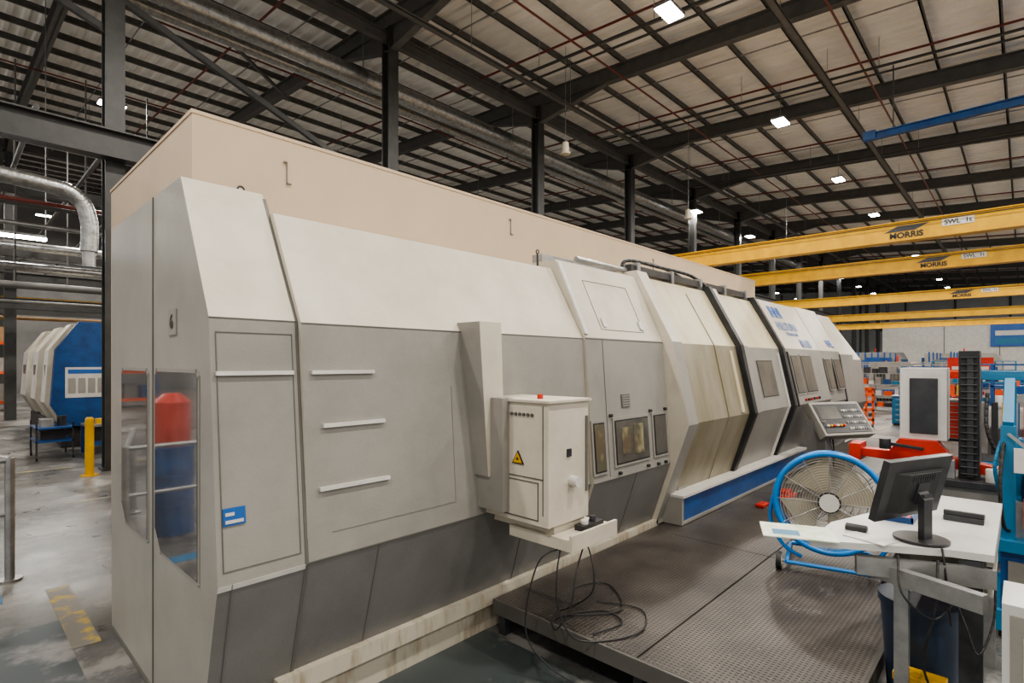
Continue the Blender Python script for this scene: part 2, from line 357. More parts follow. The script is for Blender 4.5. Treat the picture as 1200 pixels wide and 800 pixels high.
strip(P4,5.53,5.66,.48,.56,white,.014,.01)
fwin(P4,7.55,8.15,1.50,1.97,glass)
strip(P4,8.45,8.5,.5,2.1,white,.03,.03)
for x0,x1 in ((8.9,9.25),(9.4,9.95)): fwin(P5,x0,x1,1.5,2.05,glass)
fwin(P5,10.8,11.15,1.5,2.0,glass); fwin(P5,11.4,11.85,1.5,2.0,glass)
strip(P5,8.78,8.82,1.3,2.12,black,.02,.02)
for i in range(6): y=fy(1.38,P5); b.cyl((9.2+i*.15,y-.03,1.38),(9.2+i*.15,y+.02,1.38),.02,bmetal if i%2 else redp,8)
for i,x in enumerate((9.05,9.25,9.45)): strip(P5,x,x+.12,2.68,2.86,signblue,.01,.01)
strip(P5,9.1,9.5,2.74,2.80,signblue,.01,.01)
b.cyl((4.3,3.2,2.97),(9.2,3.2,2.97),.03,steel,10); b.box(3.9,5.2,3.3,3.42,2.88,2.98,steel)
b.box(5.2,8.6,3.12,3.2,2.95,3.03,bmetal); b.curve([(5.3,3.3,2.95),(5.4,3.3,3.12),(6.2,3.3,3.14),(6.9,3.25,3.12),(7.05,3.1,2.98)],.022,black)
b.curve([(5.9,3.5,2.95),(6.0,3.5,3.2),(6.8,3.5,3.2),(7.2,3.35,3.02)],.02,black)
for x in (5.3,6.1,6.9,7.7,8.5): b.box(x,x+.06,3.1,3.3,2.88,3.06,steel)
b.box(5.34,9.7,2.60,2.80,.255,.54,bluep); b.box(5.3,9.75,2.56,2.84,.54,.565,white); b.box(5.3,5.34,2.58,2.82,.255,.54,lgrey); b.box(5.34,9.7,2.585,2.60,.255,.285,lgrey)
# electrical box
b.box(2.567,2.985,2.12,2.74,.93,1.70,cream); b.box(2.55,3.0,2.10,2.76,1.70,1.715,cream)
b.box(2.5,2.6,2.45,2.76,.98,1.72,lgrey)
b.prism([(2.40,2.22),(2.60,2.22),(2.62,1.70),(2.52,1.2),(2.48,1.2)],2.56,2.82,[lgrey]*5,cream,axis='Y')
X=2.562
b.box(X,X+.01,2.16,2.165,1.0,1.68,seaml); b.box(X,X+.01,2.66,2.665,1.0,1.68,seaml); b.box(X,X+.01,2.16,2.665,1.22,1.226,seam); b.box(X,X+.01,2.2,2.6,.96,.966,seam)
b.box(X,X+.01,2.2,2.205,.96,1.2,seam); b.box(X,X+.01,2.55,2.555,.96,1.2,seam); b.box(X,X+.01,2.2,2.555,1.195,1.2,seam)
for i in range(9): b.cyl((X-.006,2.25+i*.035,1.62),(X+.01,2.25+i*.035,1.62),.011,seam,8)
for s_,m_,o_ in ((1,black,0),(.78,yellow,-.002),(.25,black,-.004)):
    c=(2.37,1.335); h=.05*s_
    b.prism([(c[0]-h,c[1]-h*.7),(c[0]+h,c[1]-h*.7),(c[0],c[1]+h)],X-.004+o_,X+.01,m_,m_)
for z in (1.05,1.5): b.box(X-.01,X+.01,2.62,2.65,z,z+.05,bmetal)
b.cyl((2.8,2.06,1.19),(2.8,2.14,1.19),.035,white,16); b.box(2.75,2.79,2.11,2.13,1.35,1.4,bmetal)
b.box(2.95,2.97,2.11,2.13,1.1,1.6,seaml); b.cyl((2.7,2.3,1.7),(2.7,2.3,1.745),.02,redp,10)
b.box(2.66,2.98,2.15,2.74,.86,.93,cream)
b.box(2.62,3.12,1.98,2.5,.80,.87,cream); b.box(2.62,3.12,1.98,2.0,.87,.90,cream)
b.box(2.82,3.05,2.04,2.11,.87,.905,bmetal); b.cyl((2.88,2.075,.9),(2.88,2.075,.93),.025,white,12); b.cyl((2.97,2.075,.9),(2.97,2.075,.94),.022,bmetal,12)
lathe=b.done(bevel=.006)
R=(1,0,0); U=(0,.474,.88)
text('label_maker','HILLTURN',.21,(9.5,fy(2.53,P5)-.014,2.53),R,U,signblue,lathe,bold=.002)
text('label_strapline','TECHNOLOGIES',.08,(9.55,fy(2.41,P5)-.014,2.41),R,U,signblue,lathe)
text('label_model','M 100',.21,(10.0,fy(2.26,P5)-.014,2.26),R,U,signblue,lathe,bold=.006)
text('label_side','WFL',.22,(11.6,fy(2.3,P5)-.014,2.3),R,U,signblue,lathe,bold=.006)
text('label_number','6',.11,(.858,3.35,2.17),(0,-1,0),(0,0,1),seam,lathe)

b=B('hanging_cables')
b.curve([(2.86,2.06,.79),(2.72,2.02,.65),(2.66,2.02,.45),(2.62,2.1,.3),(2.8,2.25,.262),(3.1,2.1,.262),(3.05,1.9,.262),(2.8,1.95,.262)],.0055,black)
b.curve([(2.66,2.10,.79),(2.60,2.08,.65),(2.58,2.05,.45),(2.66,1.95,.27),(3.0,1.75,.262),(3.3,1.9,.262),(3.2,2.2,.262)],.0055,black)
b.curve([(2.9,2.08,.79),(2.78,1.94,.7),(2.80,1.97,.5),(2.9,2.3,.265),(3.3,2.45,.262),(3.5,2.3,.262),(3.2,2.0,.262),(2.9,2.2,.264)],.005,black)
b.curve([(2.68,2.1,.79),(2.56,2.2,.7),(2.5,2.25,.3),(2.55,2.1,.1),(2.6,1.7,.02),(2.5,1.5,.02)],.005,black)
b.done()

# ---------------------------------------------------------------- walkway platform
b=B('walkway_platform')
xs=[2.76,5.0,7.4,9.8,12.2,14.6]
for a,c in zip(xs,xs[1:]):
    b.box(a+.004,c-.004,1.626,2.55 if c<10 else 2.78,.20,.25,platm); b.box(a+.004,c-.004,.62,1.614,.20,.25,platm)
b.box(2.764,5.2,2.55,2.78,.20,.249,platm); b.box(5.2,10,2.55,2.78,.20,.248,platm)
b.box(2.76,14.6,.63,2.77,.16,.20,bmetal)
for x in (2.8,5.0,7.4,9.8,12.2,14.5):
    for y in (.68,1.62,2.72): b.box(x-.03,x+.03,y-.03,y+.03,0,.16,bmetal)
b.box(2.74,2.76,.62,2.78,.15,.25,seam); b.box(2.76,14.6,.60,.62,.15,.25,seam)
b.done()
b=B('red_hand_tool'); b.box(7.0,7.35,2.05,2.25,.252,.33,redp); b.box(7.1,7.3,2.1,2.2,.33,.38,redp); b.cyl((7.35,2.12,.3),(7.6,2.08,.3),.025,bmetal); b.box(6.6,6.8,2.2,2.3,.252,.29,redp); b.done(bevel=.01)

b=B('operator_console')
b.prism([(8.9,.25),(9.3,.25),(9.35,1.1),(8.85,1.1)],2.1,2.35,mgrey,mgrey,axis='Y')
b.M=Matrix.Translation((9.25,2.0,1.1))@Matrix.Rotation(math.radians(-30),4,'Z')@Matrix.Rotation(math.radians(-35),4,'X')@Matrix.Scale(.85,4,(1,0,0))
b.box(-.55,.55,-.05,.08,-.28,.28,lgrey); b.box(-.5,.5,-.058,-.05,-.24,.24,bmetal)
b.box(-.46,-.02,-.062,-.05,-.02,.2,glass)
for i in range(8):
    for j in range(4): b.box(.04+i*.054,.075+i*.054,-.07,-.05,-.2+j*.1,-.16+j*.1,[white,steel,mgrey,lgrey][(i+j)%4])
for i in range(6): b.cyl((-.42+i*.07,-.09,-.13),(-.42+i*.07,-.05,-.13),.02,[white,yellow,redp][i%3],10)
b.M=Matrix()
b.curve([(9.0,2.08,.95),(8.75,1.98,.7),(8.9,2.0,.45),(9.15,2.05,.6),(9.25,2.1,.9)],.012,black)
b.done(bevel=.008)

# ---------------------------------------------------------------- fan
b=B('drum_fan')
a=math.atan2(-1.19,-5.06)+math.pi/2
b.M=Matrix.Translation((5.06,1.17,.80))@Matrix.Rotation(a,4,'Z')@Matrix.Rotation(math.radians(-6),4,'X')
Rr=.395
b.ring((0,-.1,0),Rr,.024,fanblue,48); b.ring((0,.14,0),Rr,.022,fanblue,48)
n=48; vs=[];
for i in range(n):
    t=2*math.pi*i/n
    for y,r in ((-.1,Rr+.005),(.14,Rr+.005),(.14,Rr-.01),(-.1,Rr-.01)): vs.append((r*math.cos(t),y,r*math.sin(t)))
b.add(vs,[(4*i+j,4*((i+1)%n)+j,4*((i+1)%n)+(j+1)%4,4*i+(j+1)%4) for i in range(n) for j in range(4)],fanblue,False)
for i in range(1,18): b.ring((0,-.11,0),.03+i*.0205,.0018,beigebl,36,4)
for i in range(12):
    t=2*math.pi*i/12; b.cyl((.05*math.cos(t),-.115,.05*math.sin(t)),(Rr*math.cos(t),-.112,Rr*math.sin(t)),.0035,steel,6)
    b.cyl((.05*math.cos(t),.145,.05*math.sin(t)),(Rr*math.cos(t),.145,Rr*math.sin(t)),.0035,steel,6)
for i in range(1,8): b.ring((0,.145,0),.03+i*.05,.003,steel,36,4)
b.cyl((0,-.13,0),(0,-.10,0),.07,white,20); b.cyl((0,-.08,0),(0,.14,0),.085,bmetal,20)
for i in range(4):
    t0=2*math.pi*i/4+.4; v1=[]
    for k2 in range(6):
        r=.08+k2*.058; w=.62+.15*k2/5
        for u,yo in ((-.5,-.025),(.5,.025)):
            tt=t0+w*u*1.6+.05*k2; v1.append((r*math.cos(tt),yo,r*math.sin(tt)))
    b.add(v1,[(2*k2,2*k2+1,2*k2+3,2*k2+2) for k2 in range(5)],beigebl,True)
b.curve([(-.42,.02,0),(-.44,.02,-.2),(-.34,.02,-.40),(-.2,.02,-.48)],.016,fanblue); b.curve([(.42,.02,0),(.44,.02,-.2),(.34,.02,-.40),(.2,.02,-.48)],.016,fanblue)
b.M=Matrix.Translation((5.06,1.17,.80))@Matrix.Rotation(a,4,'Z')
b.tube([(-.3,-.25,-.47),(-.3,.28,-.47),(.3,.28,-.47),(.3,-.25,-.47),(-.3,-.25,-.47)],.016,fanblue)
for x in (-.36,.36):
    b.cyl((x-.02,-.22,-.475),(x+.02,-.22,-.475),.07,black,18); b.cyl((x-.023,-.22,-.475),(x+.023,-.22,-.475),.045,white,14)
b.cyl((-.36,-.22,-.475),(.36,-.22,-.475),.01,steel); b.bar((-.3,.28,-.47),(-.3,.28,-.548),.05,.03,black); b.bar((.3,.28,-.47),(.3,.28,-.548),.05,.03,black)
b.done()

# ---------------------------------------------------------------- desk group
b=B('work_desk')
T=1.04
b.prism([(3.08,.80),(3.38,.26),(3.42,.10),(4.72,.10),(4.72,.42),(3.5,.80)],T-.035,T,desk_w,desk_w,axis='Z')
b.bar((3.2,.62,.93),(3.42,.10,.93),.05,.09,steel)
b.bar((3.30,.60,.90),(3.12,.12,.90),.05,.08,steel)
b.bar((3.42,.13,.93),(4.7,.13,.93),.05,.09,lgrey)
b.box(3.33,3.39,.42,.48,.0,.97,steel); b.box(3.40,3.49,.14,.23,.0,1.0,bmetal); b.box(4.6,4.68,.13,.2,0,1.0,steel); b.box(4.6,4.68,.33,.40,0,1.0,steel)
b.box(3.34,3.5,-.02,.55,.0,.05,steel)
b.box(3.6,4.3,.11,.5,.78,1.0,white); b.box(3.59,3.60,.13,.48,.80,.98,lgrey); b.box(3.58,3.595,.25,.35,.89,.91,bmetal)
b.curve([(3.3,.3,1.0),(3.2,.3,.8),(3.25,.35,.5),(3.4,.3,.25),(3.3,.2,.1)],.006,black)
b.curve([(3.25,.45,1.0),(3.15,.42,.85),(3.2,.3,.75),(3.3,.2,.9)],.005,black)
b.curve([(3.5,.3,.95),(3.35,.2,.7),(3.3,.15,.6),(3.4,.1,.75),(3.45,.1,.95)],.005,black)
b.curve([(3.45,.35,1.045),(3.4,.3,1.045),(3.33,.28,1.0),(3.3,.25,.7)],.005,black)
b.done(bevel=.004)
b=B('computer_monitor')
b.M=Matrix.Translation((3.47,.42,1.302))@Matrix.Rotation(math.radians(-22),4,'Z')@Matrix.Rotation(math.radians(14),4,'X')
b.box(-.27,.27,-.012,.022,-.155,.165,bmetal); b.box(-.25,.25,.022,.024,-.14,.15,glass)
b.prism([(-.2,-.012),(.2,-.012),(.13,-.045),(-.13,-.045)],-.11,.10,black,black,axis='Z')
b.box(-.05,.05,-.052,-.045,-.05,.05,bmetal)
for i in range(10): b.box(-.1+i*.02,-.092+i*.02,-.048,-.044,.06,.09,bmetal)
b.M=Matrix.Translation((3.47,.42,1.042))@Matrix.Rotation(math.radians(-22),4,'Z')
b.box(-.035,.035,-.075,-.045,.01,.24,bmetal); b.cyl((0,-.04,.0),(0,-.04,.014),.12,bmetal,28); b.bar((0,-.06,.2),(0,-.02,.25),.08,.05,bmetal)
b.done(bevel=.004)
b=B('computer_mouse'); b.M=Matrix.Translation((3.42,.66,1.041)); 
b.prism([(-.03,0),(.03,0),(.026,.025),(0,.035),(-.026,.025)],-.05,.05,black,black,axis='Y'); b.done(bevel=.006)
b=B('paper_sheets')
b.M=Matrix.Translation((3.17,.86,1.041))@Matrix.Rotation(.4,4,'Z')
b.box(-.13,.13,-.15,.20,0,.006,paper); b.box(-.10,.10,.0,.17,.006,.008,paper); b.box(-.09,.0,.02,.15,.008,.009,cyanb)
b.M=Matrix.Translation((3.3,.58,1.041))@Matrix.Rotation(-.3,4,'Z'); b.box(-.06,.06,-.1,.1,.0,.004,white); b.done()
b=B('desk_phone'); b.box(4.0,4.16,.16,.34,1.042,1.07,bmetal); b.box(4.02,4.05,.16,.34,1.07,1.095,bmetal); b.box(4.08,4.14,.2,.3,1.07,1.075,steel); b.done(bevel=.006)
b=B('screwdriver_tray'); b.box(3.75,3.95,.45,.62,1.042,1.05,bluep); b.box(3.75,3.95,.45,.46,1.05,1.075,bluep); b.box(3.75,3.95,.61,.62,1.05,1.075,bluep); b.box(3.75,3.76,.45,.62,1.05,1.075,bluep)
for i in range(4): b.cyl((3.78,.48+.03*i,1.06),(3.85,.48+.03*i,1.06),.009,orange,8); b.cyl((3.85,.48+.03*i,1.06),(3.93,.48+.03*i,1.06),.003,steel,6)
b.done()
b=B('waste_bin'); b.cyl((3.78,.42,.0),(3.78,.42,.62),.15,binb,24,.19); b.cyl((3.78,.42,.60),(3.78,.42,.64),.2,binb,24); b.done()
b=B('step_stool'); b.box(3.42,3.54,.28,.50,.30,.34,yellow); 
for x in (3.43,3.50):
    b.box(x,x+.03,.29,.32,0,.3,yellow); b.box(x,x+.03,.46,.49,0,.3,yellow)
b.box(3.43,3.53,.29,.49,.12,.15,yellow); b.done(bevel=.004)
b=B('control_cabinet'); b.box(2.98,3.30,-.65,.065,0,.97,desk_w); b.box(2.975,2.98,-.6,.04,.05,.93,lgrey); b.box(2.97,2.976,-.3,.0,.45,.85,paper); b.cyl((2.96,.03,.3),(2.96,.03,.4),.01,bmetal); b.done(bevel=.006)

# ---------------------------------------------------------------- measuring column machine behind the desk
b=B('tool_presetter')
Z=.251
b.box(6.35,7.5,.63,1.0,Z,.33,bmetal); b.box(6.35,7.5,-.25,.58,.0,.1,bmetal); b.box(6.4,7.45,-.2,.56,.1,.82,lgrey); b.box(6.38,6.4,-.1,.2,.2,.7,cyanb); b.box(6.38,6.4,.25,.5,.2,.7,white)
b.box(6.4,7.45,.64,.95,.33,.82,steel); b.box(6.35,7.5,-.2,1.0,.82,.88,bmetal)
b.prism([(1.30,1.0),(1.30,1.07),(.98,1.07),(.90,1.20),(.60,1.20),(.50,1.06),(.10,.99),(-.1,.99),(-.1,.91),(.4,.93),(.5,.97),(.9,.97)],6.55,6.70,redp,redp)
b.box(6.5,6.8,1.22,1.32,.95,1.12,redp); b.box(6.5,6.85,.55,.9,.88,1.0,redp); b.box(6.45,6.6,.0,.12,.88,1.08,redp)
b.box(6.6,6.85,.53,.90,1.20,1.9,white); b.box(6.585,6.6,.60,.82,1.26,1.8,bmetal)
b.box(6.5,6.75,.29,.44,.88,2.06,black); b.box(6.48,6.5,.33,.38,.9,2.0,bmetal)
for i in range(18): b.box(6.475,6.5,.305,.425,.92+i*.063,.935+i*.063,bmetal)
b.box(6.45,6.7,-.12,-.03,.88,2.0,black); b.box(6.35,6.5,.0,.14,1.1,1.3,cyanb); b.cyl((6.4,.07,1.3),(6.4,.07,1.6),.04,steel)
b.cyl((6.45,1.0,1.1),(6.45,1.0,1.2),.05,bmetal,14); b.bar((6.5,1.0,1.15),(6.5,.7,1.12),.03,.03,bmetal)
b.box(6.42,6.5,.46,.54,.88,1.05,steel); b.cyl((6.45,.2,.88),(6.45,.2,1.0),.05,white,12)
b.curve([(6.45,.9,1.0),(6.3,.85,.7),(6.4,.7,.5)],.012,black)
b.done(bevel=.006)
b=B('blue_machine_frame')
b.box(5.15,6.1,-.7,.16,.06,.20,cyanb); b.box(5.2,6.05,-.65,.12,.20,.62,bluep); b.box(5.15,6.1,-.7,.16,.62,.70,cyanb); b.box(5.18,5.2,-.3,.08,.25,.55,lgrey)
for x,y in ((5.2,-.65),(5.2,.06),(5.95,-.65),(5.95,.06)): b.box(x,x+.07,y,y+.07,0,.06,black)
b.box(5.22,5.30,.04,.12,.70,1.5,cyanb); b.box(5.9,5.98,.04,.12,.70,1.8,cyanb); b.bar((5.26,.08,1.5),(5.94,.08,1.8),.06,.06,cyanb)
b.box(5.3,5.6,-.2,.10,.70,.95,steel); b.box(5.32,5.5,-.18,.0,.95,1.15,bmetal); b.cyl((5.4,.02,.95),(5.4,.02,1.25),.035,cyanb,12); b.box(5.16,5.2,-.15,.0,.8,1.0,orange)
b.curve([(5.24,.1,1.4),(5.1,.12,1.1),(5.15,.1,.8),(5.3,.05,.75)],.012,black); b.curve([(5.3,.1,1.45),(5.2,.15,1.2),(5.3,.1,.9)],.012,cyanb)
b.box(5.17,5.20,-.1,.05,1.18,1.35,white); b.bar((5.19,-.02,1.35),(5.19,.08,1.45),.02,.02,steel)
b.done(bevel=.006)
b=B('welding_gantry')
for x,y in ((8.3,-.3),(8.3,.40),(9.5,-.3),(9.5,.40)): b.box(x,x+.1,y,y+.1,0,1.85,cyanb)
b.box(8.3,9.6,-.3,.5,.7,.8,cyanb); b.box(8.3,9.6,-.3,.5,1.75,1.85,cyanb); b.box(8.4,9.5,-.2,.45,.8,1.2,steel); b.box(8.5,9.2,-.1,.4,1.2,1.4,white)
for i in range(6): b.box(8.28,8.3,-.15+i*.09,-.09+i*.09,.9,1.5,[white,orange,bluep,yellow,bmetal,steel][i])
b.curve([(8.25,.3,1.6),(8.1,.3,1.2),(8.15,.2,.9)],.02,black); b.done(bevel=.006)

def cabinet(name,x,y,w,d,h,m,m2):
    b=B(name); b.box(x,x+w,y,y+d,.05,h,m); b.box(x+.03,x+w-.03,y+.03,y+d-.03,0,.05,black)
    k=5
    for i in range(k):
        z0=.08+i*(h-.1)/k; b.box(x-.012,x,y+.02,y+d-.02,z0,z0+(h-.1)/k-.02,m2); b.box(x-.03,x-.012,y+.1,y+d-.1,z0+.08,z0+.1,steel)
    b.box(x-.02,x+w+.02,y-.02,y+d+.02,h,h+.03,steel); b.box(x+.1,x+.35,y+.1,y+.4,h+.03,h+.25,m2); b.cyl((x+.2,y+d-.2,h+.03),(x+.2,y+d-.2,h+.3),.05,m); b.done(bevel=.005)
cabinet('tool_cabinet',10.3,-.6,.7,1.1,1.0,bluep,cyanb)
cabinet('tool_cabinet.001',12.0,-.7,.7,1.2,1.1,white,lgrey)
cabinet('tool_cabinet.002',15.2,-.2,.8,1.2,1.2,cyanb,bluep)
cabinet('tool_cabinet.003',17.4,.6,.8,1.1,1.0,mgrey,redp)
cabinet('tool_cabinet.004',21,-.2,.8,1.6,1.4,lgrey,bluep)
cabinet('tool_cabinet.005',25,1.6,.8,1.8,1.2,mgrey,cyanb)
cabinet('reflection_cabinet',-2.2,8.3,.9,.9,1.2,bluep,bluep)  # out-of-view cabinet added to be mirrored in the end window glass
cabinet('tool_cabinet.008',20.5,2.0,.8,1.0,.9,bluep,cyanb)
cabinet('tool_cabinet.009',30.0,6.0,.8,2.0,1.2,bluep,lgrey)
def shelves(name,x,y,d,h,fm):
    b=B(name)
    for xx in (x,x+.5):
        for yy in (y,y+d): b.box(xx,xx+.05,yy,yy+.05,0,h,fm)
    k=0
    z=.15
    while z<h-.2:
        b.box(x,x+.55,y,y+d+.05,z,z+.03,fm); yy=y+.08
        while yy<y+d-.3:
            w=random.uniform(.15,.3); b.box(x+.02,x+.4,yy,yy+w,z+.03,z+random.uniform(.12,.32),random.choice([orange,redp,bluep,cyanb,white,yellow,bmetal,lgrey,steel])); yy+=w+random.uniform(.03,.1)
        z+=.45
    b.box(x,x+.55,y,y+d+.05,h,h+.03,fm); b.done()
shelves('parts_shelving',11.0,.62-1.3,1.1,1.75,bluep) if False else None
shelves('parts_shelving',13.4,-.9,1.3,1.9,bluep)
shelves('parts_shelving.001',16.2,-1.2,2.2,1.9,cyanb)
shelves('parts_shelving.002',18.9,-.4,2.2,1.7,orange)
shelves('parts_shelving.003',22.6,.6,2.4,1.8,bluep)
shelves('parts_shelving.004',26.2,2.6,2.4,1.9,steel)
shelves('parts_shelving.005',29.0,.2,2.6,2.0,cyanb)
b=B('red_sign_board'); b.box(20.0,20.04,.6,1.6,1.5,2.1,redp); b.box(19.99,20.0,.7,1.5,1.75,1.85,white)
for y in (.65,1.5): b.box(20.0,20.05,y,y+.05,0,1.5,steel); b.box(19.8,20.25,y,y+.05,0,.04,steel)
b.done()
b=B('reflection_drums')  # off-camera drums added for red and blue reflections in the end windows
b.cyl((-.12,7.15,0),(-.12,7.15,1.0),.22,bluep,28); b.cyl((-.12,7.15,1.0),(-.12,7.15,1.5),.19,redp,28); b.cyl((-.12,7.15,1.5),(-.12,7.15,1.6),.19,redp,28,.08)
for z in (.02,.33,.66,.98): b.cyl((-.12,7.15,z-.015),(-.12,7.15,z+.015),.23,bluep,28)
b.done()
def machine(name,x,y,w,d,h,m,m2):
    b=B(name)
    b.prism([(y,.15),(y,h*.8),(y+.3,h),(y+d,h),(y+d,.15)],x,x+w,[m2,m,m,m,m],m); b.box(x+.1,x+w-.1,y+.1,y+d-.1,0,.15,black)
    b.box(x-.02,x,y+.3,y+d*.55,h*.4,h*.78,glass); b.box(x-.03,x,y+d*.65,y+d*.9,h*.45,h*.7,bmetal); b.box(x-.01,x,y+.1,y+d-.1,.25,h*.3,m2)
    b.box(x+w*.3,x+w*.7,y-.02,y,h*.35,h*.7,glass); b.cyl((x+w/2,y+d/2,h),(x+w/2,y+d/2,h+.35),.05,redp); b.done(bevel=.01)
machine('machining_centre',33,3.8,3,2,2.0,lgrey,bluep)
machine('machining_centre.001',47,1,3.5,4,2.6,lgrey,cyanb)
machine('machining_centre.002',52,7,3.5,4,2.8,mgrey,bluep)
machine('machining_centre.003',31,-2.8,3,2.3,2.0,bluep,cyanb)
def fence(name,x,y0,y1,h):
    b=B(name); y=y0
    while y<=y1+.01:
        b.box(x-.03,x+.03,y-.03,y+.03,0,h,steel); y+=1.2
    b.box(x-.015,x+.015,y0,y1,h-.04,h,steel); b.box(x-.015,x+.015,y0,y1,.1,.14,steel); b.box(x-.015,x+.015,y0,y1,h/2,h/2+.03,steel)
    y=y0
    while y<y1: b.box(x-.006,x+.006,y-.006,y+.006,.1,h,steel); y+=.12
    b.done()
fence('mesh_fence',27.5,1.0,9.6,1.9); fence('mesh_fence.001',37,2.0,11,2.0); fence('mesh_fence.002',23.9,-1,2.2,1.5)
for i,(x,y) in enumerate(((19.2,3.25),(23.5,4.0))):
    b=B('orange_barrier' if i==0 else 'orange_barrier.001')
    b.box(x,x+.05,y,y+1.0,.95,1.05,orange); b.box(x,x+.05,y,y+1.0,.75,.8,orange); b.box(x,x+.05,y,y+1.0,.5,.55,orange); b.box(x,x+.05,y,y+1.0,.2,.28,orange)
    for j in range(6): b.box(x,x+.05,y+j*.19,y+j*.19+.05,.1,1.0,orange)
    b.box(x-.2,x+.25,y+.05,y+.12,0,.1,black); b.box(x-.2,x+.25,y+.88,y+.95,0,.1,black); b.done()
b=B('partition_wall'); b.box(60,60.2,-13,9.5,0,5.7,white); b.box(59.96,60,-13,9.5,5.5,5.7,mgrey); b.box(59.97,60,5,6.6,0,2.4,bluep)
for i in range(6): b.box(59.97,60,-13+3.6*i,-12.95+3.6*i,0,5.6,seaml)
b.done()
b=B('wall_banner'); b.box(59.85,59.95,-1.5,2.0,3.3,5.3,signblue); b.box(59.83,59.85,-1.3,1.7,4.2,4.6,white); b.box(59.83,59.85,0,1.7,3.5,4.0,cyanb); b.done()

# ---------------------------------------------------------------- cranes
def crane(name,x,lab=True):
    b=B(name); z0,z1=4.62,5.00; ye=11.7
    b.box(x-.12,x-.105,-11.5,ye,z0,z1,yellow); b.box(x+.105,x+.12,-11.5,ye,z0,z1,yellow); b.box(x-.16,x+.16,-11.5,ye,z1,z1+.02,yellow); b.box(x-.16,x+.16,-11.5,ye,z0-.02,z0,yellow)
    b.box(x-1.3,x+1.3,ye,ye+.25,z1-.1,z1+.2,yellow)
    for s_ in (-1.1,1.1): b.cyl((x+s_,ye+.05,z1+.28),(x+s_,ye+.2,z1+.28),.12,bmetal,14)
    for i in range(8): b.box(x-.126,x-.12,ye-2.5-2.2*i,ye-2.47-2.2*i,z0,z1,yellow)
    b.tube([(x-.17,-11.5,z1-.05),(x-.17,ye,z1-.05)],.010,black)
    o=b.done()
    if lab:
        b=B('label_plate'); b.box(x-.13,x-.121,.72,1.24,z0+.18,z1-.06,white); b.done(parent=o)
        text('label_swl','SWL  1t',.13,(x-.133,.98,z0+.25),(0,-1,0),(0,0,1),black,o,bold=.002)
        text('label_maker','MORRIS',.17,(x-.128,1.85,z0+.10),(0,-1,0),(.0,0,1),black,o,bold=.006)
        b=B('label_logo'); b.prism([(2.25,z1-.19),(1.7,z1-.19),(1.45,z1-.07),(2.0,z1-.07)],x-.128,x-.121,bmetal,bmetal); b.done(parent=o)
crane('overhead_crane',14.5); crane('overhead_crane.001',19.4); crane('overhead_crane.002',29); crane('overhead_crane.003',40,False); crane('overhead_crane.004',50,False)
b=B('blue_hoist_beam'); b.ibeam((18,3.3,8.3),(18,-12,8.3),.14,.2,bluep); b.box(17.9,18.1,3.0,3.3,8.22,8.45,bluep)
for y in (2.6,-3,-9): b.bar((18,y,8.4),(18,y,zr(y)),.03,.03,rafter)
b.done()

# ---------------------------------------------------------------- left side
b=B('twin_lathe')
prof=[(2.9,.5),(2.9,2.9),(2.2,2.9),(1.78,2.25),(1.70,1.0),(1.95,.5)]
b.prism(prof,15.8,16.0,bluep,bluep,axis='Y')
y=16.0
for i,w in enumerate((.9,.7,1.2,1.0,1.4,1.2)):
    o=.0 if i%2 else .12
    pr=[(2.9,.5),(2.9,2.9-o),(2.2,2.9-o),(1.78+o,2.25),(1.70+o,1.0),(1.95+o,.5)]
    b.prism(pr,y,y+w,[cream,cream,cream,white,lgrey,lgrey],cream,axis='Y'); b.box(1.74+o,1.80+o,y+.3,y+w-.3,1.4,1.9,glass); y+=w
b.box(1.9,2.8,16,22,.1,.5,black)
for yy in (16,19,22): b.box(1.9,2.8,yy,yy+.2,0,.1,black)
b.box(1.95,2.75,15.78,15.8,1.15,1.85,white); b.box(2.0,2.7,15.775,15.79,1.7,1.8,signblue)
for i in range(4): b.box(2.0+i*.18,2.14+i*.18,15.775,15.79,1.25,1.6,lgrey)
b.done(bevel=.008)
b=B('blue_trolley')
for z in (.35,.62): b.box(1.3,1.9,14.2,15.2,z,z+.03,bluep)
for x in (1.3,1.87):
    for y in (14.2,15.17): b.box(x,x+.03,y,y+.03,.1,.75,bmetal); b.cyl((x,y,.06),(x+.03,y,.06),.06,black)
b.box(1.4,1.6,14.4,14.8,.65,.8,steel); b.cyl((1.75,14.6,.65),(1.75,14.6,.85),.08,bmetal); b.box(1.4,1.8,14.5,15,.38,.55,bmetal); b.done()
b=B('steel_workbench'); b.box(2.1,3.2,14.2,14.9,.6,.65,steel)
for x in (2.1,3.12):
    for y in (14.2,14.82): b.box(x,x+.06,y,y+.06,0,.6,bluep)
b.box(2.2,3.1,14.3,14.8,.2,.24,bluep); b.box(2.3,2.6,14.4,14.6,.65,.75,yellow); b.done()
b=B('yellow_bollard'); b.cyl((1.78,11.75,0),(1.78,11.75,.98),.065,yellow,18); b.cyl((1.78,11.75,.98),(1.78,11.75,1.01),.065,yellow,18,.04); b.cyl((1.78,11.75,0),(1.78,11.75,.02),.13,yellow,18); b.done()
b=B('guard_rail')
for x,y in ((.43,6.6),(-1.2,6.6),(-.0,8.4)):
    b.cyl((x,y,0),(x,y,1.1),.035,steel,12); b.cyl((x,y,0),(x,y,.02),.09,steel,12)
b.tube([(.43,6.6,1.08),(-1.2,6.6,1.08)],.025,steel); b.tube([(.43,6.6,.6),(-1.2,6.6,.6)],.02,steel); b.tube([(.43,6.6,1.08),(0,8.4,1.08)],.03,steel); b.done()
b=B('insulated_pipe')
